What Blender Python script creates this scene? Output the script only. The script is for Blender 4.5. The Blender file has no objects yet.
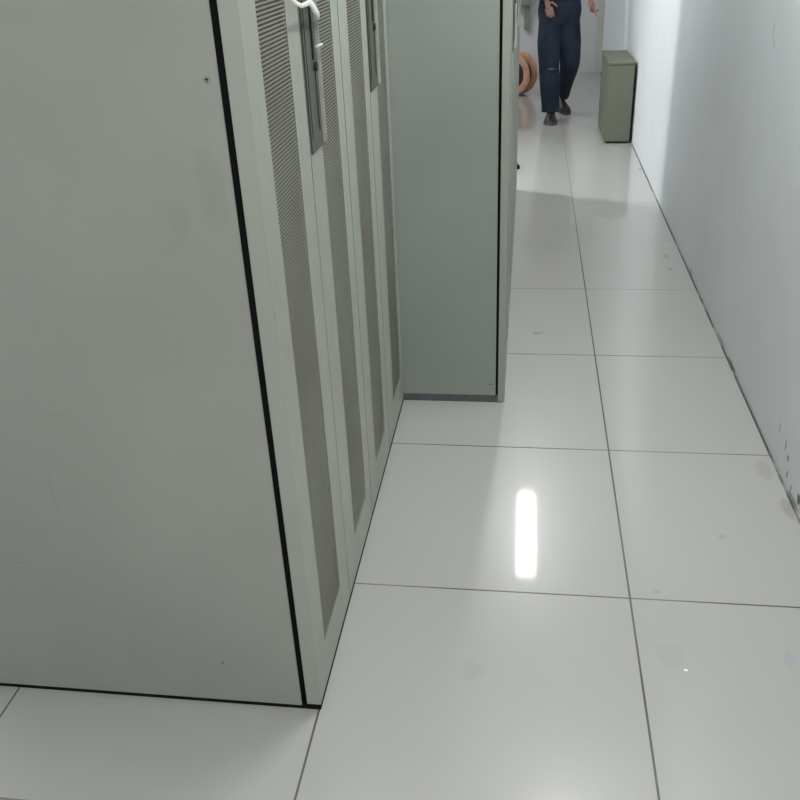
import bpy, bmesh, math
from mathutils import Vector, Matrix
S = bpy.context.scene
C = S.collection
PI = math.pi

# ------------------------------------------------------------------ helpers
def tag(o, label=None, cat=None, group=None, kind=None):
    if label: o['label'] = label
    if cat: o['category'] = cat
    if group: o['group'] = group
    if kind: o['kind'] = kind
    return o

def thing(name, label, cat, loc=(0, 0, 0), rz=0.0, group=None):
    o = bpy.data.objects.new(name, None)
    o.empty_display_size = .1
    C.objects.link(o)
    o.location = loc
    o.rotation_euler = (0, 0, rz)
    return tag(o, label, cat, group)

def obj(name, bm, m, parent=None, smooth=False, loc=None):
    me = bpy.data.meshes.new(name)
    bmesh.ops.recalc_face_normals(bm, faces=bm.faces)
    bm.to_mesh(me)
    bm.free()
    if smooth:
        for p in me.polygons:
            p.use_smooth = True
    me.materials.append(m)
    o = bpy.data.objects.new(name, me)
    C.objects.link(o)
    if parent: o.parent = parent
    if loc: o.location = loc
    return o

def struct(name, bm, m, parent=None):
    o = obj(name, bm, m, parent)
    if parent is None: o['kind'] = 'structure'
    return o

def bx(bm, x0, x1, y0, y1, z0, z1, bev=0.0):
    t = bmesh.new()
    bmesh.ops.create_cube(t, size=1)
    for v in t.verts:
        v.co = Vector((x0 + (v.co.x + .5) * (x1 - x0), y0 + (v.co.y + .5) * (y1 - y0), z0 + (v.co.z + .5) * (z1 - z0)))
    if bev:
        bmesh.ops.bevel(t, geom=t.edges[:], offset=bev, segments=2, affect='EDGES')
    me = bpy.data.meshes.new('tmp')
    t.to_mesh(me); t.free()
    bm.from_mesh(me)
    bpy.data.meshes.remove(me)
    return bm

def box(*a, **k):
    return bx(bmesh.new(), *a, **k)

def cyl(bm, p0, p1, r0, r1=None, seg=24):
    r1 = r0 if r1 is None else r1
    p0 = Vector(p0); p1 = Vector(p1)
    q = (p1 - p0).to_track_quat('Z', 'Y').to_matrix()
    A = []; B = []
    for i in range(seg):
        a = 2 * PI * i / seg
        d = q @ Vector((math.cos(a), math.sin(a), 0))
        A.append(bm.verts.new(p0 + d * r0)); B.append(bm.verts.new(p1 + d * r1))
    for i in range(seg):
        j = (i + 1) % seg
        bm.faces.new((A[i], A[j], B[j], B[i]))
    bm.faces.new(A[::-1]); bm.faces.new(B)
    return bm

def lathe(bm, prof, M, seg=48):
    """closed profile of (radius, height) spun about the z axis of M"""
    rings = []
    for i in range(seg):
        a = 2 * PI * i / seg
        rings.append([bm.verts.new(M @ Vector((r * math.cos(a), r * math.sin(a), h))) for r, h in prof])
    n = len(prof)
    for i in range(seg):
        A = rings[i]; B = rings[(i + 1) % seg]
        for k in range(n):
            l = (k + 1) % n
            bm.faces.new((A[k], B[k], B[l], A[l]))
    return bm

def tube(bm, pts, rad, seg=8, flat=None):
    """swept tube through pts; flat=(a, b) gives an elliptical section"""
    pts = [Vector(p) for p in pts]
    rings = []
    for i, p in enumerate(pts):
        d = (pts[min(i + 1, len(pts) - 1)] - pts[max(i - 1, 0)]).normalized()
        u = Vector((1, 0, 0)) if abs(d.x) < .8 else Vector((0, 1, 0))
        u = (u - d * u.dot(d)).normalized()
        v = d.cross(u)
        r = rad[i] if isinstance(rad, (list, tuple)) else rad
        a, b = flat if flat else (1, 1)
        rings.append([bm.verts.new(p + u * math.cos(2 * PI * k / seg) * r * a + v * math.sin(2 * PI * k / seg) * r * b) for k in range(seg)])
    for A, B in zip(rings, rings[1:]):
        for k in range(seg):
            l = (k + 1) % seg
            bm.faces.new((A[k], A[l], B[l], B[k]))
    bm.faces.new(rings[0][::-1]); bm.faces.new(rings[-1])
    return bm

# ------------------------------------------------------------------ materials
class Mat:
    def __init__(s, name):
        s.m = bpy.data.materials.new(name)
        s.m.use_nodes = True
        s.t = s.m.node_tree
        s.n = s.t.nodes
        s.b = s.n['Principled BSDF']
        s.out = s.n['Material Output']
        tc = s.n.new('ShaderNodeTexCoord')
        s.co = tc.outputs['Object']
        sp = s.n.new('ShaderNodeSeparateXYZ')
        s.link(s.co, sp.inputs[0])
        s.x, s.y, s.z = sp.outputs
    def link(s, a, b): s.t.links.new(a, b)
    def put(s, v, sock):
        if isinstance(v, bpy.types.NodeSocket): s.link(v, sock)
        else: sock.default_value = v
    def math(s, op, a, b=0.0, clamp=False):
        n = s.n.new('ShaderNodeMath'); n.operation = op; n.use_clamp = clamp
        s.put(a, n.inputs[0]); s.put(b, n.inputs[1])
        return n.outputs[0]
    def noise(s, scale, detail=3, stretch=(1, 1, 1), rough=.5):
        mp = s.n.new('ShaderNodeMapping'); s.link(s.co, mp.inputs[0]); mp.inputs['Scale'].default_value = stretch
        n = s.n.new('ShaderNodeTexNoise'); s.link(mp.outputs[0], n.inputs['Vector'])
        n.inputs['Scale'].default_value = scale; n.inputs['Detail'].default_value = detail; n.inputs['Roughness'].default_value = rough
        return n.outputs['Fac']
    def ramp(s, f, a, b, va=0.0, vb=1.0):
        n = s.n.new('ShaderNodeMapRange'); n.interpolation_type = 'SMOOTHSTEP'
        s.put(f, n.inputs[0])
        for i, v in zip((1, 2, 3, 4), (a, b, va, vb)): n.inputs[i].default_value = v
        return n.outputs[0]
    def mix(s, f, a, b, mode='MIX'):
        n = s.n.new('ShaderNodeMix'); n.data_type = 'RGBA'; n.blend_type = mode
        s.put(f, n.inputs[0])
        for v, i in ((a, 6), (b, 7)):
            if isinstance(v, tuple): v = (*v[:3], 1)
            s.put(v, n.inputs[i])
        return n.outputs[2]
    def blob(s, cx=None, cy=None, cz=None, r=(.1, .1, .1), warp=None, soft=.5):
        """soft-edged mark around a point of the surface"""
        tot = None
        for c, ax, rr in ((cx, s.x, r[0]), (cy, s.y, r[1]), (cz, s.z, r[2])):
            if c is None: continue
            d = s.math('DIVIDE', s.math('SUBTRACT', ax, c), rr)
            d = s.math('MULTIPLY', d, d)
            tot = d if tot is None else s.math('ADD', tot, d)
        if warp is not None:
            tot = s.math('ADD', tot, s.math('MULTIPLY', s.math('SUBTRACT', warp, .5), 2.5))
        return s.ramp(tot, 1 + soft, 1 - soft)
    def bump(s, h, strength=.2, dist=.002):
        n = s.n.new('ShaderNodeBump'); s.link(h, n.inputs['Height'])
        n.inputs['Strength'].default_value = strength; n.inputs['Distance'].default_value = dist
        s.link(n.outputs[0], s.b.inputs['Normal'])
    def fin(s, col=None, rough=.5, spec=.5, metal=0.0):
        if col is not None:
            if isinstance(col, tuple): col = (*col[:3], 1)
            s.put(col, s.b.inputs['Base Color'])
        s.put(rough, s.b.inputs['Roughness'])
        s.b.inputs['Specular IOR Level'].default_value = spec
        s.b.inputs['Metallic'].default_value = metal
        return s.m

def flat(name, col, rough=.5, var=.12, scale=30, spec=.5, metal=0.0):
    m = Mat(name)
    f = m.noise(scale)
    c = m.mix(m.ramp(f, .3, .7), tuple(k * (1 - var) for k in col), tuple(min(1, k * (1 + var)) for k in col))
    return m.fin(c, rough, spec, metal)

def powder(name, col, rough=.42, marks=()):
    """powder-coated sheet steel with faint dirt, marks = (x, y, z, radii, colour, strength)"""
    m = Mat(name)
    f = m.noise(1.3, 3)
    g = m.noise(6, 5, rough=.65)
    c = m.mix(m.ramp(f, .3, .7), tuple(k * .93 for k in col), tuple(k * 1.05 for k in col))
    dirt = m.math('MULTIPLY', m.ramp(g, .55, .8), .16)
    c = m.mix(dirt, c, (col[0] * .72, col[1] * .68, col[2] * .56))
    wf = m.noise(22, 3)
    for (x, y, z, r, cc, st) in marks:
        c = m.mix(m.math('MULTIPLY', m.blob(x, y, z, r, wf), st), c, cc)
    fine = m.noise(900, 2)
    m.bump(fine, .08, .0005)
    return m.fin(c, m.ramp(g, .2, .8, rough - .05, rough + .08), .4)

GREY = (.40, .425, .385)
M = {}
M['panel'] = powder('panel_paint', (.32, .33, .298), .42, marks=(
    (-.09, None, 1.31, (.028, 1, .075), (.25, .25, .19), .28),
    (-.16, None, 1.25, (.02, 1, .04), (.24, .24, .19), .2),
    (-.024, None, 1.155, (.012, 1, .0022), (.14, .13, .09), .8),
    (-.023, None, .155, (.0045, 1, .003), (.05, .05, .03), .9),
    (-.235, None, .14, (.004, 1, .003), (.08, .08, .05), .9),
    (-.012, None, .20, (.0012, 1, .05), (.10, .10, .06), .7),
    (-.56, None, .62, (.003, 1, .05), (.24,.25,.2), .35),
    (-.69, None, .42, (.003, 1, .0015), (.10, .10, .07), .7),
    (-.50, None, .83, (.02, 1, .004), (.24,.25,.2), .3)))
M['panel_far'] = powder('far_panel_paint', (.295, .325, .298), .42, marks=(
    (-.055, None, .082, (.010, 1, .0025), (.08, .08, .07), .7),
    (-.05, None, .03, (.09, 1, .003), (.16, .17, .16), .6),
    (-.20, None, 1.02, (.05, 1, .004), (.28, .31, .27), .4)))
M['door'] = powder('door_paint', (.35, .37, .325), .4)
M['body'] = powder('body_inner_shade', (.035, .037, .033), .7)  # carcass blackened so the inside behind the holes looks shaded
M['small'] = powder('small_cabinet_paint', (.150, .165, .122), .45)
M['plinth'] = flat('plinth_paint', (.10, .11, .115), .5)
M['rubber_gap_shade'] = flat('rubber_and_gap_shade_black', (.008, .009, .008), .9, spec=.1)  # rubber on feet and sole, painted shade in the cabinet gaps
M['filter'] = flat('dark_hole_backing', (.055, .052, .042), .9, spec=.1)
M['lock'] = powder('lock_plate_paint', (.095, .10, .085), .5)
M['slot'] = flat('slot_black', (.01, .01, .01), .6)
M['bar'] = flat('handle_bar_grey', (.42, .425, .39), .4)
M['screw'] = flat('screw_steel', (.42, .42, .38), .35, metal=.7)
M['strap'] = flat('strap_white', (.80, .80, .76), .45, var=.04)
M['white_plastic'] = flat('white_plastic', (.75, .75, .72), .4, var=.03)

def perforated():
    m = Mat('perforated_steel')
    py, pz = .0074, .0075
    v = m.math('DIVIDE', m.z, pz)
    row = m.math('FLOOR', v)
    sh = m.math('MULTIPLY', m.math('MODULO', m.math('ABSOLUTE', row), 2.0), .5)
    u = m.math('ADD', m.math('DIVIDE', m.y, py), sh)
    du = m.math('MULTIPLY', m.math('SUBTRACT', m.math('FRACT', u), .5), py)
    dv = m.math('MULTIPLY', m.math('SUBTRACT', m.math('FRACT', v), .5), pz)
    d = m.math('SQRT', m.math('ADD', m.math('MULTIPLY', du, du), m.math('MULTIPLY', m.math('MULTIPLY', dv, dv), 1.5)))
    hole = m.math('LESS_THAN', d, .0033)
    f = m.noise(4, 4)
    c = m.mix(m.ramp(f, .3, .75), (.27, .275, .24), (.225, .22, .185))
    m.fin(c, .45, .4)
    tr = m.n.new('ShaderNodeBsdfTransparent')
    mx = m.n.new('ShaderNodeMixShader')
    m.link(hole, mx.inputs[0]); m.link(m.b.outputs[0], mx.inputs[1]); m.link(tr.outputs[0], mx.inputs[2])
    m.link(mx.outputs[0], m.out.inputs['Surface'])
    return m.m
M['perf'] = perforated()

XW = .891            # face of the right wall
XL = .3257           # long tile joint
Y0 = 1.987; T = .8

def floor_mat():
    m = Mat('polished_tiles')
    # joints
    w = .0028
    fy = m.math('FRACT', m.math('DIVIDE', m.math('ADD', m.math('SUBTRACT', m.y, Y0), 40 * T + T / 2), T))
    gy = m.math('MULTIPLY', m.math('ABSOLUTE', m.math('SUBTRACT', fy, .5)), T)
    fx = m.math('FRACT', m.math('DIVIDE', m.math('ADD', m.math('SUBTRACT', m.x, XL), 40 * T + T / 2), T))
    gx = m.math('MULTIPLY', m.math('ABSOLUTE', m.math('SUBTRACT', fx, .5)), T)
    n1 = m.noise(1.7, 2)
    jy = m.math('MULTIPLY', m.math('LESS_THAN', gy, w), m.ramp(n1, .35, .6, .6, 1.0))
    # joints painted fainter farther along the aisle, imitating glare that washes them out
    jy = m.math('MULTIPLY', jy, m.ramp(m.y, 3.8, 5.2, 1.0, .38))
    jx = m.math('MULTIPLY', m.math('LESS_THAN', gx, w), m.math('MULTIPLY', m.ramp(n1, .35, .6, .8, 1.0), m.ramp(m.y, 4.4, 7.0, 1.0, .55)))
    # dirty joint along the foot of the wall
    n2 = m.noise(5, 3, (1, 1, 1))
    jw = m.math('MULTIPLY', m.math('GREATER_THAN', m.x, XW - .0085), m.ramp(n2, .36, .52, .35, 1.0))
    j = m.math('MAXIMUM', m.math('MAXIMUM', jy, jx), jw)
    # tile body: pale, faintly cloudy, each tile slightly different
    ty = m.math('FLOOR', m.math('DIVIDE', m.math('SUBTRACT', m.y, Y0), T))
    tx = m.math('FLOOR', m.math('DIVIDE', m.math('SUBTRACT', m.x, XL), T))
    cv = m.n.new('ShaderNodeCombineXYZ'); m.link(tx, cv.inputs[0]); m.link(ty, cv.inputs[1])
    wn = m.n.new('ShaderNodeTexWhiteNoise'); m.link(cv.outputs[0], wn.inputs['Vector'])
    big = m.noise(1.6, 1.5, rough=.4)
    fin = m.noise(14, 5, rough=.7)
    c = m.mix(big, (.412, .416, .398), (.442, .439, .422))
    c = m.mix(m.math('MULTIPLY', wn.outputs[0], .2), c, (.405, .420, .400))
    warp = m.noise(40, 3)
    for (x, y, rx, ry, cc, st) in (
            (.078, 3.82, .030, .022, (.25, .26, .23), .45), (.070, 3.81, .012, .010, (.2, .2, .2), .5),
            (-.10, 1.67, .030, .030, (.33, .33, .31), .30), (.41, 1.77, .035, .045, (.35, .35, .33), .28),
            (.44, 1.723, .005, .004, (.9, .9, .9), .9), (.404, 2.02, .008, .008, (.3, .3, .28), .5),
            (.709, 1.78, .014, .030, (.33, .36, .50), .45), (.80, 4.90, .018, .03, (.25, .26, .24), .7),
            (.795, 4.69, .018, .02, (.25, .26, .24), .7), (.845, 2.69, .025, .06, (.33, .31, .28), .45),
            (.868, 2.46, .018, .06, (.27, .25, .23), .5), (.633, 2.295, .012, .012, (.30, .30, .28), .5),
            (.87, 6.9, .012, .04, (.2, .2, .18), .7)):
        c = m.mix(m.math('MULTIPLY', m.blob(x, y, None, (rx, ry, 1), warp), st), c, cc)
    c = m.mix(m.math('MULTIPLY', j, .92), c, (.05, .05, .045))
    r = m.math('ADD', .28, m.math('MULTIPLY', j, .4))
    m.fin(c, r, .45)
    m.b.inputs['Coat Weight'].default_value = .75
    m.link(m.math('MULTIPLY', m.math('SUBTRACT', 1.0, j), .75), m.b.inputs['Coat Weight'])
    m.b.inputs['Coat Roughness'].default_value = .055
    return m.m
M['floor'] = floor_mat()

def wall_mat(name, col, scuffs=()):
    m = Mat(name)
    f = m.noise(.9, 4, rough=.6)
    g = m.noise(9, 5, rough=.7)
    c = m.mix(m.ramp(f, .3, .7), tuple(k * .95 for k in col), tuple(k * 1.03 for k in col))
    c = m.mix(m.math('MULTIPLY', m.ramp(g, .52, .8), .12), c, tuple(k * .8 for k in col))
    warp = m.noise(60, 3)
    for (y, z, ry, rz, cc, st) in scuffs:
        c = m.mix(m.math('MULTIPLY', m.blob(None, y, z, (1, ry, rz), warp), st), c, cc)
    m.bump(m.noise(160, 3), .12, .001)
    return m.fin(c, .55, .35)
M['wall'] = wall_mat('wall_plaster', (.745, .785, .82), (
    (2.755, .133, .006, .022, (.26, .27, .27), .7), (2.665, .118, .006, .020, (.18, .19, .19), .8),
    (2.62, .095, .010, .012, (.15, .15, .15), .8), (2.60, .045, .008, .014, (.17, .17, .17), .8),
    (2.54, .030, .008, .010, (.2, .2, .2), .6), (2.45, .045, .018, .018, (.08, .08, .08), .9),
    (2.50, .010, .06, .008, (.18, .18, .18), .7), (3.50, .004, .07, .012, (.14, .14, .15), .8),
    (3.75, .010, .09, .010, (.30, .30, .36), .6), (3.63, 1.313, .008, .03, (.42, .44, .43), .6),
    (3.60, 1.27, .006, .012, (.36, .38, .36), .6), (4.6, .01, .05, .02, (.35, .34, .30), .5)))
M['wall_white'] = wall_mat('back_wall_plaster', (.66, .66, .69))
M['ceiling'] = wall_mat('ceiling_paint', (.86, .86, .85))
M['trim'] = flat('door_trim_cream', (.58, .59, .52), .45, var=.05)

def emit(name, col, strength):
    m = Mat(name)
    m.fin(col, .4)
    m.b.inputs['Emission Color'].default_value = (*col, 1)
    m.b.inputs['Emission Strength'].default_value = strength
    return m.m

# ------------------------------------------------------------------ setting
H = 2.8
YB = 11.75; YF = -2.6; XLW = -3.0; YP = 7.86
struct('floor', box(XLW - .2, XW + .2, YF - .2, YB + .2, -.12, 0), M['floor'])
struct('ceiling', box(XLW - .2, XW + .2, YF - .2, YB + .2, H, H + .12), M['ceiling'])
struct('wall_right', box(XW, XW + .2, YF, YB, 0, H), M['wall'])
struct('wall_back', box(XLW - .2, XW + .2, YB, YB + .2, 0, H), M['wall_white'])
struct('wall_front', box(XLW - .2, XW + .2, YF - .2, YF, 0, H), M['wall'])
# left wall with the opening of a tall window, light enters the gap past the far cabinets
WY0, WY1, WZ0, WZ1 = 7.28, 7.84, 1.75, 2.72
b = bmesh.new()
bx(b, XLW - .2, XLW, YF, WY0, 0, H); bx(b, XLW - .2, XLW, WY1, YB, 0, H)
bx(b, XLW - .2, XLW, WY0, WY1, 0, WZ0); bx(b, XLW - .2, XLW, WY0, WY1, WZ1, H)
struct('wall_left', b, M['wall'])
# partition that shuts the far end of the side room off from the aisle
b = bmesh.new(); bx(b, XLW, -.50, YP, YP + .12, 0, H); bx(b, -.62, -.50, YP + .12, 9.0, 0, H)
struct('wall_partition', b, M['wall_white'])
b = bmesh.new()
w = bmesh.new()
for a in ((XLW - .12, XLW - .05, WY0, WY0 + .04, WZ0, WZ1), (XLW - .12, XLW - .05, WY1 - .04, WY1, WZ0, WZ1),
          (XLW - .12, XLW - .05, WY0 + .04, WY1 - .04, WZ0, WZ0 + .04), (XLW - .12, XLW - .05, WY0 + .04, WY1 - .04, WZ1 - .04, WZ1)):
    bx(w, *a)
b.free()
win = struct('window_1', w, M['white_plastic'])
obj('window_pane', box(XLW - .10, XLW - .09, WY0 + .04, WY1 - .04, WZ0 + .04, WZ1 - .04), emit('daylit_pane', (.95, .98, 1.0), 3.0), win)
# slim cream trim in the far right corner and a door leaf in the back wall
struct('trim_1', box(.815, XW, YB - .035, YB, 0, 2.1, bev=.004), M['trim'])

# ------------------------------------------------------------------ lamps
LE = 10
M['tube'] = emit('lit_diffuser', (1.0, 1.0, .97), LE)
def lamp(x, y, label, L=1.2, watts=60, group='ceiling lamps'):
    t = thing('ceiling_lamp', label, 'lamp', (x, y, H), 0, group)
    obj('housing', box(-.085, .085, -L / 2 - .02, L / 2 + .02, -.045, 0, bev=.004), M['white_plastic'], t)
    obj('diffuser', box(-.066, .066, -L / 2, L / 2, -.062, -.045, bev=.004), M['tube'], t)
    return t
lamp(.083, 5.93, 'white ceiling strip lamp mirrored in the polished floor tiles', L=1.08)
lamp(.30, 2.75, 'white ceiling strip lamp added above the aisle, unseen, lighting floor, wall and doors')  # added lamp out of view, lights floor, right wall and door fronts
lamp(.10, -.45, 'white ceiling strip lamp added behind the camera to light the near panel')  # put in behind the camera to light the near side panel
lamp(-2.1, 2.2, 'white ceiling strip lamp above the side room behind the cabinets')
lamp(-1.7, 10.1, 'white ceiling strip lamp added unseen in the far side bay to brighten the far end')  # unseen lamp put in to brighten the dark far end
bay = lamp(-1.40, 6.95, 'short white ceiling lamp added unseen in the side bay to brighten the floor strip', L=.5)  # added out of view for steeper light on the floor strip
bay.rotation_euler.z = PI / 2
def area(name, loc, rot, sx, sy, e, col=(1, 1, 1)):
    l = bpy.data.lights.new(name, 'AREA'); l.shape = 'RECTANGLE'; l.size = sx; l.size_y = sy; l.energy = e; l.color = col
    o = bpy.data.objects.new(name, l); C.objects.link(o); o.location = loc; o.rotation_euler = rot
    return o
P_A, P_B, P_E, P_C, P_D, P_W, P_G = 13, 17, 28, 15, 22, 4, 46
area('lamp_light', (-1.7, 10.1, H - .066), (0, 0, 0), .15, 1.18, P_D, (1, 1, .97))
area('lamp_light', (.083, 5.93, H - .066), (0, 0, 0), .125, 1.06, P_A, (.98, 1, .97))
area('lamp_light', (.30, 2.75, H - .066), (0, 0, 0), .15, 1.18, P_B, (1, 1, .97))
area('lamp_light', (.10, -.45, H - .066), (0, 0, 0), .15, 1.18, P_E, (1, 1, .96))
area('lamp_light', (-2.1, 2.2, H - .066), (0, 0, 0), .15, 1.18, P_C, (1, 1, .96))
area('lamp_light', (-1.40, 6.95, H - .066), (0, 0, PI / 2), .15, .48, P_G, (1, 1, .98))
area('window_light', (XLW - .03, (WY0 + WY1) / 2, (WZ0 + WZ1) / 2), (0, -PI / 2, 0), WZ1 - WZ0 - .1, WY1 - WY0 - .1, P_W, (.97, .98, 1.0))

# ------------------------------------------------------------------ cabinets
def copy_tree(o, parent=None):
    c = o.copy(); C.objects.link(c); c.parent = parent
    for ch in [k for k in bpy.data.objects if k.parent == o]:
        copy_tree(ch, c)
    return c

def make_cabinet(label, loc, group, W=.8, D=1.0, Ht=2.2, dt=.035, gap=.0135, perf=((.10, .30), (.525, .725)), split=.403,
                 pm='panel', plinth=.0, screws=False):
    """front plane x=0, body towards -x, width along +y"""
    t = thing('server_cabinet', label, 'cabinet', loc, 0, group)
    xf = -dt - gap
    b = bmesh.new()   # open-fronted carcass
    th = .02
    bx(b, -D, xf - .02, .005, .005 + th, .02, Ht - .02)
    bx(b, -D, xf - .02, W - .005 - th, W - .005, .02, Ht - .02)
    bx(b, -D, -D + th, .005, W - .005, .02, Ht - .02)
    bx(b, -D, xf - .02, .005, W - .005, Ht - .02, Ht)
    bx(b, -D, xf - .02, .005, W - .005, .02, .04)
    obj('body', b, M['body'], t)
    for y0 in (.001, W - .005):
        sp = obj('side_panel', box(-D, xf, y0, y0 + .004, plinth if plinth else .012, Ht, bev=.0015), M[pm], t)
        if screws and y0 < .1:
            for (x, z) in ((-.069, 1.493), (-.93, 1.493), (-.069, 2.08)):
                s = bmesh.new()
                cyl(s, (x, y0, z), (x, y0 - .0025, z), .0062, .0052)
                so = obj('screw', s, M['screw'], sp)
                k = bmesh.new()
                bx(k, x - .0035, x + .0035, y0 - .0031, y0 - .0024, z - .0009, z + .0009)
                bx(k, x - .0009, x + .0009, y0 - .0031, y0 - .0024, z - .0035, z + .0035)
                ko = obj('screw_slot', k, M['slot'], sp)
    # black frame and strips standing in for the shade in the door gaps
    g = bmesh.new()
    gx0, gx1 = xf - .018, -dt - .001
    bx(g, gx0, gx1, .012, .035, .03, Ht - .02); bx(g, gx0, gx1, W - .035, W - .012, .03, Ht - .02)
    bx(g, gx0, gx1, .035, W - .035, .03, .06); bx(g, gx0, gx1, .035, W - .035, Ht - .05, Ht - .02)
    bx(g, gx0, gx1, split - .03, split + .03, .06, Ht - .05)
    bx(g, -dt + .001, -.003, split - .0035, split + .0035, .02, Ht - .02)
    bx(g, -dt + .001, -.003, W - .0035, W - .0005, .02, Ht - .02)
    obj('rubber_gap_shade', g, M['rubber_gap_shade'], t)
    pl = bmesh.new()
    bx(pl, -D + .01, -dt * .5 if plinth else -.0015, .003, W - .003, 0, plinth if plinth else .016)
    obj('plinth', pl, M['plinth'] if plinth else M['rubber_gap_shade'], t)  # near row: low black strip drawn as the shaded gap under the doors
    z0, z1 = (.004 if plinth else .018), Ht - .012
    for i in (0, 1):
        ya, yb = (.002, split - .003) if i == 0 else (split + .003, W - .003)
        p0, p1 = perf[i]
        pz0, pz1 = .14, Ht - .14
        d = bmesh.new()
        bx(d, -dt, 0, ya, p0, z0, z1, bev=.0008); bx(d, -dt, 0, p1, yb, z0, z1, bev=.0008)
        bx(d, -dt, 0, p0 - .001, p1 + .001, z0, pz0, bev=.0008); bx(d, -dt, 0, p0 - .001, p1 + .001, pz1, z1, bev=.0008)
        dr = obj('door', d, M['door'], t)
        q = bmesh.new()
        bx(q, -.0025, -.0008, p0, p1, pz0, pz1)
        obj('perforated_panel', q, M['perf'], dr)
        obj('shade_backing', box(-.012, -.005, p0, p1, pz0, pz1), M['filter'], dr)  # dark filter-like sheet added behind the holes, imitating shade inside
        if i == 1:
            y0 = split + .004
            y1 = p0 + .004
            lk = bmesh.new()
            bx(lk, 0.0, .004, y0, y1, 1.27, 1.78, bev=.002)
            bx(lk, .004, .006, y0 + .012, y0 + .045, 1.30, 1.75, bev=.001)
            obj('lock_plate', lk, M['lock'], dr)
            sl = bmesh.new()
            ym = (y0 + y1) / 2 + .012
            bx(sl, .004, .0085, ym - .0035, ym + .0035, 1.46, 1.62)
            cyl(sl, (.005, ym + .012, 1.445), (.0105, ym + .012, 1.445), .010)
            bx(sl, .006, .0075, ym + .004, ym + .008, 1.31, 1.44)
            obj('key_slot', sl, M['slot'], dr)
            hb = bmesh.new()
            bx(hb, .002, .013, y1 - .008, y1 - .002, 1.275, 1.76, bev=.002)
            obj('handle', hb, M['bar'], dr)
    return t

g1 = 'tall grey double-door cabinets with perforated strips, near row'
make_cabinet('tall grey steel cabinet nearest the camera, plain side panel filling the left', (-.468, 1.505, 0), g1, W=.811, screws=True)
make_cabinet('tall grey cabinet with perforated doors, between nearest cabinet and protruding one', (-.468, 2.318, 0), g1,
             W=.807, perf=((.115, .315), (.54, .74)), split=.403)
g2 = 'grey cabinets of the row protruding into the aisle'
far_names = ['grey-green cabinet protruding into the aisle, wide side panel above dark plinth',
             'second cabinet of the protruding row, directly behind the one showing its side',
             'third cabinet of the protruding row, seen only as a sliver of door',
             'last cabinet of the protruding row, beside the bright strip of floor']
c0 = make_cabinet(far_names[0], (-.060, 3.126, 0), g2, W=.8, dt=.026, gap=.010, pm='panel_far', plinth=.032)
for i in (1, 2, 3):
    c = copy_tree(c0)
    c.location = (-.060, 3.126 + .802 * i, 0)
    c['label'] = far_names[i]

# white strap hooked over the first lock
b = bmesh.new()
Xs = -.444
pts = [(Xs - .016, 1.745, 1.622), (Xs - .006, 1.77, 1.600), (Xs, 1.80, 1.586), (Xs + .003, 1.83, 1.578), (Xs + .004, 1.89, 1.579), (Xs + .002, 1.915, 1.577), (Xs, 1.950, 1.564), (Xs, 1.985, 1.548)]
tube(b, pts, [.003, .004, .0045, .0045, .0055, .0095, .0105, .010], 10, flat=(.35, 1.0))
st = obj('strap', b, M['strap'], None, True)
tag(st, 'white bent plastic strap hooked over the lock of the nearest cabinet', 'strap')
b = bmesh.new()
cyl(b, (-.452, 1.972, 1.487), (-.440, 1.985, 1.491), .0028, seg=12)
obj('strap_end', b, M['strap'], st, True)

# ------------------------------------------------------------------ small cabinet by the wall
t = thing('small_cabinet', 'low grey-green metal cabinet standing against the right wall', 'cabinet', (.655, 7.78, 0))
obj('body', box(0, .212, .006, .77, .012, .632, bev=.003), M['small'], t)
obj('top', box(-.004, .216, -.004, .775, .632, .65, bev=.003), M['small'], t)
d = obj('front_panel', box(.004, .208, 0, .006, .02, .628, bev=.002), M['small'], t)
for x in (.02, .17):
    for y in (.03, .70): obj('foot', box(x, x + .03, y, y + .03, 0, .013), M['rubber_gap_shade'], t)

# ------------------------------------------------------------------ cable reel
M['reel'] = flat('reel_orange_wood', (.60, .33, .22), .6, var=.15, scale=12)
M['reel_dark'] = flat('reel_cable_brown', (.045, .025, .018), .7, var=.3, scale=50)
t = thing('cable_reel', 'orange-tan reel with dark brown centre on the floor behind the person', 'reel', (-.125, 10.3, 0))
ax = Vector((-.55, -.835, 0)).normalized()
R0 = .222
def rm(off):
    q = ax.to_track_quat('Z', 'Y').to_matrix().to_4x4()
    return Matrix.Translation(Vector((0, 0, R0)) + ax * off) @ q
for off in (-.075, .075):
    b = lathe(bmesh.new(), [(.150, -.011), (.156, -.014), (.216, -.014), (R0, -.008), (R0, .008), (.216, .014), (.156, .014), (.150, .011)], rm(off))
    obj('flange', b, M['reel'], t, True)
b = lathe(bmesh.new(), [(.03, -.070), (.1515, -.070), (.1515, -.062), (.13, -.055), (.135, 0), (.13, .055), (.1515, .062), (.1515, .070), (.03, .070)], rm(0))
obj('core', b, M['reel_dark'], t, True)
b = bmesh.new()
pts = []
for i in range(12 * 24 + 1):
    a = 2 * PI * i / 24
    k = i / 24
    pts.append(rm(0) @ Vector((.145 * math.cos(a), .145 * math.sin(a), -.05 + .0083 * k)))
tube(b, pts, .006, 6)
obj('cable', b, M['reel_dark'], t, True)

# ------------------------------------------------------------------ conduit box on the back wall
M['gg'] = flat('box_grey_green', (.24, .27, .235), .5, var=.06)
t = thing('wall_box', 'grey-green wall box with pipe on the back wall, left of the person', 'electrical box', (-.03, YB, 0))
obj('box', box(-.16, .045, -.12, -.001, .80, 1.25, bev=.004), M['gg'], t)
b = bmesh.new(); bx(b, -.030, .030, -.06, -.004, .52, .80, bev=.005)
obj('conduit', b, M['gg'], t)

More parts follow.
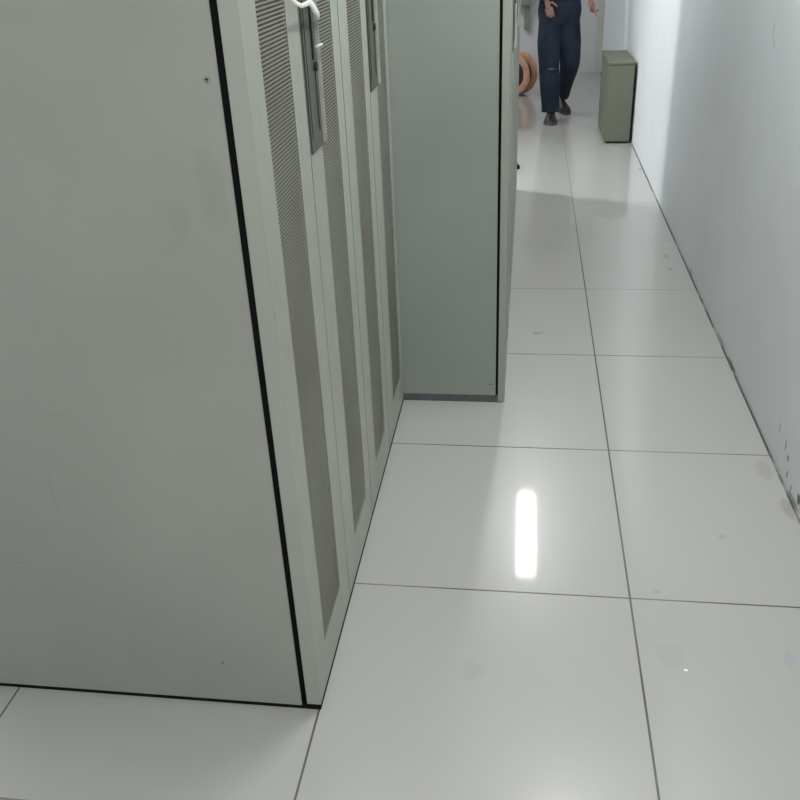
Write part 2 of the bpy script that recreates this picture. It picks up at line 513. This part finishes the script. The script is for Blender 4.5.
# ------------------------------------------------------------------ black shoe past the cabinet row
M['shoe'] = flat('shoe_black', (.010, .010, .010), .45, var=.2)
M['sole'] = flat('shoe_sole', (.10, .085, .07), .6, var=.15)
def shoe_mesh():
    """toe towards -y, heel at y=0.27"""
    secs = [(-.005, .020, .016, .026), (.015, .036, .022, .048), (.05, .046, .028, .060), (.10, .047, .032, .078), (.15, .040, .034, .100),
            (.19, .036, .036, .118), (.235, .036, .034, .112), (.262, .030, .028, .10), (.274, .016, .02, .075)]
    b = bmesh.new(); rings = []
    for y, hw, zc, top in secs:
        ring = []
        for k in range(16):
            a = 2 * PI * k / 16
            cx = math.cos(a); sz = math.sin(a)
            x = hw * (abs(cx) ** .8) * (1 if cx >= 0 else -1)
            z = zc + (top - zc) * sz if sz > 0 else zc + (zc - .018) * sz
            if sz > 0: x *= (1 - .35 * sz * sz)
            ring.append(b.verts.new((x, y, max(z, .018))))
        rings.append(ring)
    for A, B in zip(rings, rings[1:]):
        for k in range(16): b.faces.new((A[k], A[(k + 1) % 16], B[(k + 1) % 16], B[k]))
    b.faces.new(rings[0][::-1]); b.faces.new(rings[-1])
    return b
def sole_mesh():
    out = [(0, -.012), (.024, -.004), (.042, .025), (.052, .07), (.050, .11), (.040, .16), (.038, .21), (.036, .25), (.024, .275), (0, .282)]
    ring = out + [(-x, y) for x, y in out[-2:0:-1]]
    b = bmesh.new()
    A = [b.verts.new((x, y, 0.0)) for x, y in ring]; B = [b.verts.new((x, y, .022)) for x, y in ring]
    b.faces.new(A); b.faces.new(B)
    for k in range(len(ring)): b.faces.new((A[k], A[(k + 1) % len(ring)], B[(k + 1) % len(ring)], B[k]))
    return b
t = thing('shoe', 'black shoe toe poking out past the protruding cabinet row', 'shoe', (-.055, 6.96, 0), PI / 2 + .25)
obj('upper', shoe_mesh(), M['shoe'], t, True)
obj('sole', sole_mesh(), M['rubber_gap_shade'], t)

# ------------------------------------------------------------------ person
DG = None
def skin(verts, edges, radii, root=0, sub=2):
    me = bpy.data.meshes.new('skin_tmp')
    me.from_pydata([Vector(v) for v in verts], edges, [])
    o = bpy.data.objects.new('skin_tmp', me)
    C.objects.link(o)
    o.modifiers.new('s', 'SKIN')
    sv = me.skin_vertices[0].data
    for i, r in enumerate(radii):
        sv[i].radius = r if isinstance(r, tuple) else (r, r)
        sv[i].use_root = (i == root)
    m = o.modifiers.new('u', 'SUBSURF'); m.levels = sub; m.render_levels = sub
    return bake(o)
def bake(o):
    dg = bpy.context.evaluated_depsgraph_get()
    dg.update()
    r = bpy.data.meshes.new_from_object(o.evaluated_get(dg))
    old = o.data
    bpy.data.objects.remove(o)
    bpy.data.meshes.remove(old)
    return r
def ellipsoid(bm, c, r, M3=None, seg=24):
    t = bmesh.new(); bmesh.ops.create_uvsphere(t, u_segments=seg, v_segments=seg // 2, radius=1)
    for v in t.verts:
        p = Vector((v.co.x * r[0], v.co.y * r[1], v.co.z * r[2]))
        if M3 is not None: p = M3 @ p
        v.co = p + Vector(c)
    me = bpy.data.meshes.new('t'); t.to_mesh(me); t.free(); bm.from_mesh(me); bpy.data.meshes.remove(me)
def chain(pts, rad, sub=2):
    return skin(pts, [(i, i + 1) for i in range(len(pts) - 1)], rad, 0, sub)
def fuse(meshes, voxel, smooth=3, extra=None):
    b = bmesh.new()
    for me in meshes:
        b.from_mesh(me); bpy.data.meshes.remove(me)
    if extra: extra(b)
    me = bpy.data.meshes.new('fuse'); b.to_mesh(me); b.free()
    o = bpy.data.objects.new('fuse', me); C.objects.link(o)
    m = o.modifiers.new('r', 'REMESH'); m.mode = 'VOXEL'; m.voxel_size = voxel
    if smooth:
        k = o.modifiers.new('k', 'SMOOTH'); k.iterations = smooth; k.factor = .5
    r = bake(o)
    for p in r.polygons: p.use_smooth = True
    return r
def meshobj(name, me, m, parent):
    me.materials.clear(); me.materials.append(m); me.name = name
    o = bpy.data.objects.new(name, me); C.objects.link(o)
    if parent: o.parent = parent
    return o

M['skin'] = flat('skin', (.34, .19, .145), .5, var=.06)
def denim():
    m = Mat('dark_denim')
    f = m.noise(5, 5, rough=.65); w = m.noise(400, 2, (1, 1, .3)); wear = m.noise(3.2, 3, (1.4, 1, .7))
    c = m.mix(m.ramp(f, .3, .7), (.013, .018, .030), (.026, .034, .056))
    c = m.mix(m.math('MULTIPLY', m.ramp(wear, .5, .72), .55), c, (.040, .056, .080))
    # worn crease across the front knee
    c = m.mix(m.math('MULTIPLY', m.blob(-.055, None, .49, (.032, 1, .008), f), .6), c, (.16, .20, .21))
    c = m.mix(m.math('MULTIPLY', w, .2), c, (.05, .07, .10))
    m.bump(m.noise(11, 4, (1, 1, .7)), 1.0, .03)
    return m.fin(c, .85, .2)
M['denim'] = denim()
M['jacket'] = flat('jacket_black', (.022, .024, .024), .8, var=.25, scale=14)
M['hair'] = flat('hair_black', (.012, .011, .010), .5, var=.3, scale=60)
M['eye'] = flat('eye_white', (.7, .7, .68), .2, var=.02)
M['iris'] = flat('iris_dark', (.02, .012, .01), .15)
M['lip'] = flat('lip', (.34, .14, .12), .45, var=.05)
M['belt'] = flat('belt_leather', (.02, .016, .012), .4)

PX, PY = .27, 8.93
def P(x, y, z): return (x - PX, y - PY, z)
person = None
# joints, in world metres (the figure walks towards the camera, -y)
hipF, kneeF, ankF = P(.185, 8.93, .90), P(.190, 8.74, .50), P(.222, 8.79, .10)
hipB, kneeB, ankB = P(.365, 8.95, .90), P(.385, 8.93, .50), P(.350, 9.24, .145)
pel, waist, chest, neckb, neck, headc = P(.275, 8.93, .95), P(.275, 8.93, 1.08), P(.275, 8.93, 1.30), P(.275, 8.94, 1.45), P(.275, 8.92, 1.52), P(.275, 8.90, 1.62)
shL, elL, wrL = P(.120, 8.94, 1.375), P(.045, 9.00, 1.16), P(.150, 8.80, 1.065)
shR, elR, wrR = P(.430, 8.94, 1.375), P(.530, 9.00, 1.17), P(.542, 8.86, 1.055)
def mid(a, b, t=.5): return tuple(a[i] + (b[i] - a[i]) * t for i in range(3))
V = [pel, waist, chest, neckb, neck, headc,
     shL, mid(shL, elL), elL, mid(elL, wrL), wrL, shR, mid(shR, elR), elR, mid(elR, wrR), wrR,
     hipF, mid(hipF, kneeF), kneeF, mid(kneeF, ankF, .35), ankF, hipB, mid(hipB, kneeB), kneeB, mid(kneeB, ankB, .35), ankB]
Ed = [(0, 1), (1, 2), (2, 3), (3, 4), (4, 5), (2, 6), (6, 7), (7, 8), (8, 9), (9, 10), (2, 11), (11, 12), (12, 13), (13, 14), (14, 15),
      (0, 16), (16, 17), (17, 18), (18, 19), (19, 20), (0, 21), (21, 22), (22, 23), (23, 24), (24, 25)]
Rd = [(.13, .09), (.125, .09), (.15, .10), (.07, .06), .052, .05, .042, .042, .038, .038, .026, .042, .042, .038, .038, .026,
      .075, .068, .050, .052, .034, .075, .068, .050, .052, .034]
body = skin(V, Ed, Rd, 0, 2)

def hand(wr, d, side, spread, curls, point=None):
    """wr wrist, d hand direction, side = direction from little finger to index"""
    d = Vector(d).normalized(); s = Vector(side); s = (s - d * s.dot(d)).normalized(); n = d.cross(s)
    w = Vector(wr); out = []
    palm = w + d * .085
    out.append(chain([w - d * .02, w + d * .02, w + d * .055, palm], [(.024, .020), (.030, .017), (.038, .016), (.038, .013)]))
    L = [.060, .073, .078, .070]; 
    for i in range(4):          # little finger .. index
        base = w + d * .070 + s * (-.030 + .020 * i)
        l = L[i]; cv = curls[i]
        p = [base, base + d * .02]; dd = d.copy(); q = p[-1]
        for k, fr in enumerate((.42, .32, .26)):
            rot = Matrix.Rotation(cv * (.6 if k == 0 else 1.0), 3, s)
            dd = rot @ dd
            q = q + dd * l * fr * 1.15; p.append(q)
        out.append(chain([tuple(a) for a in p], [.0095, .0095, .009, .0083, .0068], 1))
    tb = w + d * .028 + s * .026
    td = (d * .75 + s * .75 + n * spread).normalized()
    out.append(chain([tuple(tb), tuple(tb + td * .03), tuple(tb + td * .055 + d * .006), tuple(tb + td * .07 + d * .022)], [.013, .0115, .010, .0078], 1))
    return out
meshes = [body]
# viewer's left hand: relaxed in front of the thigh
meshes += hand(wrL, (.28, -.30, -.9), (1, .1, .2), .3, (.50, .45, .40, .32))
# viewer's right hand: fist-like with the index finger pointing down
meshes += hand(wrR, (.22, -.30, -.92), (.5, -.85, 0), .3, (1.15, 1.1, 1.05, .05))
HM = Matrix.Rotation(.12, 3, 'X')
hc = Vector(P(.275, 8.895, 1.645))
def head_extra(b):
    ellipsoid(b, hc + Vector((0, .01, .02)), (.076, .095, .095), HM, 32)
    ellipsoid(b, hc + Vector((0, -.012, -.035)), (.066, .078, .082), HM, 32)
    ellipsoid(b, hc + Vector((0, -.060, -.090)), (.030, .026, .022), HM)        # chin
    ellipsoid(b, hc + Vector((0, -.098, -.018)), (.010, .014, .028), HM)       # nose bridge
    ellipsoid(b, hc + Vector((0, -.106, -.038)), (.016, .014, .011), HM)
    for sx in (-1, 1):
        ellipsoid(b, hc + Vector((sx * .076, .012, -.012)), (.009, .018, .031))
        ellipsoid(b, hc + Vector((sx * .034, -.080, .016)), (.024, .014, .008))  # brow
        ellipsoid(b, hc + Vector((sx * .034, -.060, -.032)), (.026, .022, .026)) # cheek
    ellipsoid(b, hc + Vector((0, -.094, -.062)), (.024, .009, .006), HM)
bodym = fuse(meshes, .0048, 6, head_extra)
person = meshobj('person', bodym, M['skin'], None)
person.location = (PX, PY, 0)
tag(person, 'person in dark blue jeans walking towards the camera, one finger pointing down', 'person')

def sm(name, bm, m): return obj(name, bm, m, person, True)
for sx in (-1, 1):
    b = bmesh.new(); ellipsoid(b, hc + Vector((sx * .031, -.083, -.003)), (.012, .0085, .0058))
    e = sm('eye', b, M['eye'])
    b = bmesh.new(); ellipsoid(b, hc + Vector((sx * .031, -.0905, -.003)), (.0048, .0025, .0048), seg=12)
    sm('iris', b, M['iris']).parent = e
b = bmesh.new(); ellipsoid(b, hc + Vector((0, -.100, -.060)), (.022, .006, .004)); ellipsoid(b, hc + Vector((0, -.100, -.067)), (.018, .006, .005))
sm('mouth', b, M['lip'])
b = bmesh.new(); bmesh.ops.create_uvsphere(b, u_segments=48, v_segments=32, radius=1)
for v in list(b.verts):
    p = v.co.copy()
    if (p.z < .42 and p.y < -.35) or (p.z < -.05 and p.y < .05) or p.z < -.62: b.verts.remove(v); continue
    rr = 1 + .02 * math.sin(17 * p.x + 9 * p.z) * math.cos(13 * p.y)
    v.co = hc + Vector((0, .014, .022)) + Vector((p.x * .084 * rr, p.y * .103 * rr, p.z * .105 * rr))
h = sm('hair', b, M['hair'])
md = h.modifiers.new('s', 'SOLIDIFY'); md.thickness = .008; md.offset = -1

# jeans: wide straight legs
def up(p, dz): return (p[0], p[1], p[2] + dz)
JV = [P(.275, 8.94, .93), P(.272, 8.94, .96), hipF, mid(hipF, kneeF), kneeF, mid(kneeF, ankF), P(.222, 8.785, .14), P(.222, 8.78, .085),
      hipB, mid(hipB, kneeB), kneeB, mid(kneeB, ankB), P(.352, 9.205, .20), P(.350, 9.235, .15)]
JE = [(0, 1), (0, 2), (2, 3), (3, 4), (4, 5), (5, 6), (6, 7), (0, 8), (8, 9), (9, 10), (10, 11), (11, 12), (12, 13)]
JR = [(.17, .125), (.165, .125), .116, .104, .088, .084, .074, .074, .116, .103, .088, .074, .066, .062]
def loft(secs, seg=32):
    b = bmesh.new(); rings = []
    for (x, y, z), rx, ry in secs:
        rings.append([b.verts.new((x + rx * math.cos(2 * PI * k / seg), y + ry * math.sin(2 * PI * k / seg), z)) for k in range(seg)])
    for A, B in zip(rings, rings[1:]):
        for k in range(seg): b.faces.new((A[k], A[(k + 1) % seg], B[(k + 1) % seg], B[k]))
    b.faces.new(rings[0][::-1]); b.faces.new(rings[-1])
    me = bpy.data.meshes.new('loft'); b.to_mesh(me); b.free()
    return me
def limb(pts, rad, n=5):
    P2 = []; R2 = []
    for i in range(len(pts) - 1):
        for k in range(n):
            t_ = k / n; P2.append(Vector(mid(pts[i], pts[i + 1], t_))); R2.append(rad[i] + (rad[i + 1] - rad[i]) * t_)
    P2.append(Vector(pts[-1])); R2.append(rad[-1])
    for _ in range(3):
        P2 = [P2[0]] + [(P2[i - 1] + P2[i] * 2 + P2[i + 1]) / 4 for i in range(1, len(P2) - 1)] + [P2[-1]]
    b = bmesh.new(); tube(b, P2, R2, 24)
    bmesh.ops.recalc_face_normals(b, faces=b.faces)
    me = bpy.data.meshes.new('limb'); b.to_mesh(me); b.free()
    return me
legF = limb([P(.190, 8.94, .91), mid(hipF, kneeF), kneeF, mid(kneeF, ankF), P(.222, 8.785, .13), P(.222, 8.78, .085)], [.100, .110, .094, .090, .084, .088])
legB = limb([P(.362, 8.95, .91), mid(hipB, kneeB), P(.392, 8.91, .50), mid(kneeB, ankB), P(.352, 9.205, .20), P(.350, 9.235, .15)], [.098, .108, .094, .074, .066, .062])
hips = loft([(P(.275, 8.95, .78), .14, .07), (P(.275, 8.95, .85), .185, .110), (P(.275, 8.95, .92), .196, .125), (P(.275, 8.95, .97), .200, .132), (P(.275, 8.94, 1.04), .188, .128), (P(.275, 8.94, 1.09), .180, .125)])
jm = fuse([legF, legB, hips], .008, 3)
meshobj('jeans', jm, M['denim'], person)
# jacket
trunk = loft([(P(.275, 8.94, 1.055), .200, .142), (P(.275, 8.94, 1.12), .196, .140), (P(.275, 8.94, 1.28), .202, .140), (P(.275, 8.94, 1.36), .205, .130),
              (P(.275, 8.94, 1.41), .190, .110), (P(.275, 8.94, 1.45), .140, .090), (P(.275, 8.935, 1.475), .085, .070), (P(.275, 8.93, 1.495), .065, .062)])
slL = limb([P(.175, 8.94, 1.375), P(.115, 8.94, 1.36), mid(shL, elL), elL, mid(elL, wrL, .8)], [.070, .078, .066, .056, .045])
slR = limb([P(.375, 8.94, 1.375), P(.435, 8.94, 1.36), mid(shR, elR), elR, mid(elR, wrR, .8)], [.070, .078, .066, .056, .045])
def shoulders(b):
    for x in (.118, .432): ellipsoid(b, Vector(P(x, 8.94, 1.372)), (.085, .080, .075))
am = fuse([trunk, slL, slR], .008, 5, shoulders)
meshobj('jacket', am, M['jacket'], person)
# shoes
for (loc, rx, rz) in ((P(.218, 8.565, 0), 0, -.04), (P(.395, 9.03, .008), 0.0, .10)):
    b = shoe_mesh()
    o = sm('shoe', b, M['shoe']); o.location = loc; o.rotation_euler = (rx, 0, rz); o.scale = (1.22, 1.06, 1.1)
    s = obj('sole', sole_mesh(), M['sole'], o)
    if loc[1] > 0:
        o.rotation_euler = (.22, 0, .45)

# ------------------------------------------------------------------ camera
cam = bpy.data.cameras.new('camera'); co = bpy.data.objects.new('camera', cam); C.objects.link(co)
yaw, pitch, roll = -.153767529, .494915252, -.0475704510
cy, sy, cp, sp_ = math.cos(yaw), math.sin(yaw), math.cos(pitch), math.sin(pitch)
f = Vector((sy * cp, cy * cp, -sp_)); r = Vector((cy, -sy, 0)); u = r.cross(f)
r2 = r * math.cos(roll) + u * math.sin(roll); u2 = -r * math.sin(roll) + u * math.cos(roll)
mt = Matrix((r2, u2, -f)).transposed().to_4x4(); mt.translation = Vector((0, 0, 1.70786))
co.matrix_world = mt
cam.sensor_width = 36; cam.lens = 877.9355 / 800 * 36; cam.clip_start = .05; cam.clip_end = 100
S.camera = co
wd = bpy.data.worlds.new('world'); S.world = wd; wd.use_nodes = True
wd.node_tree.nodes['Background'].inputs[0].default_value = (.8, .85, .9, 1)
wd.node_tree.nodes['Background'].inputs[1].default_value = .5
S.view_settings.view_transform = 'Standard'; S.view_settings.look = 'None'
S.view_settings.exposure = .48; S.view_settings.gamma = 1; S.view_settings.use_curve_mapping = False
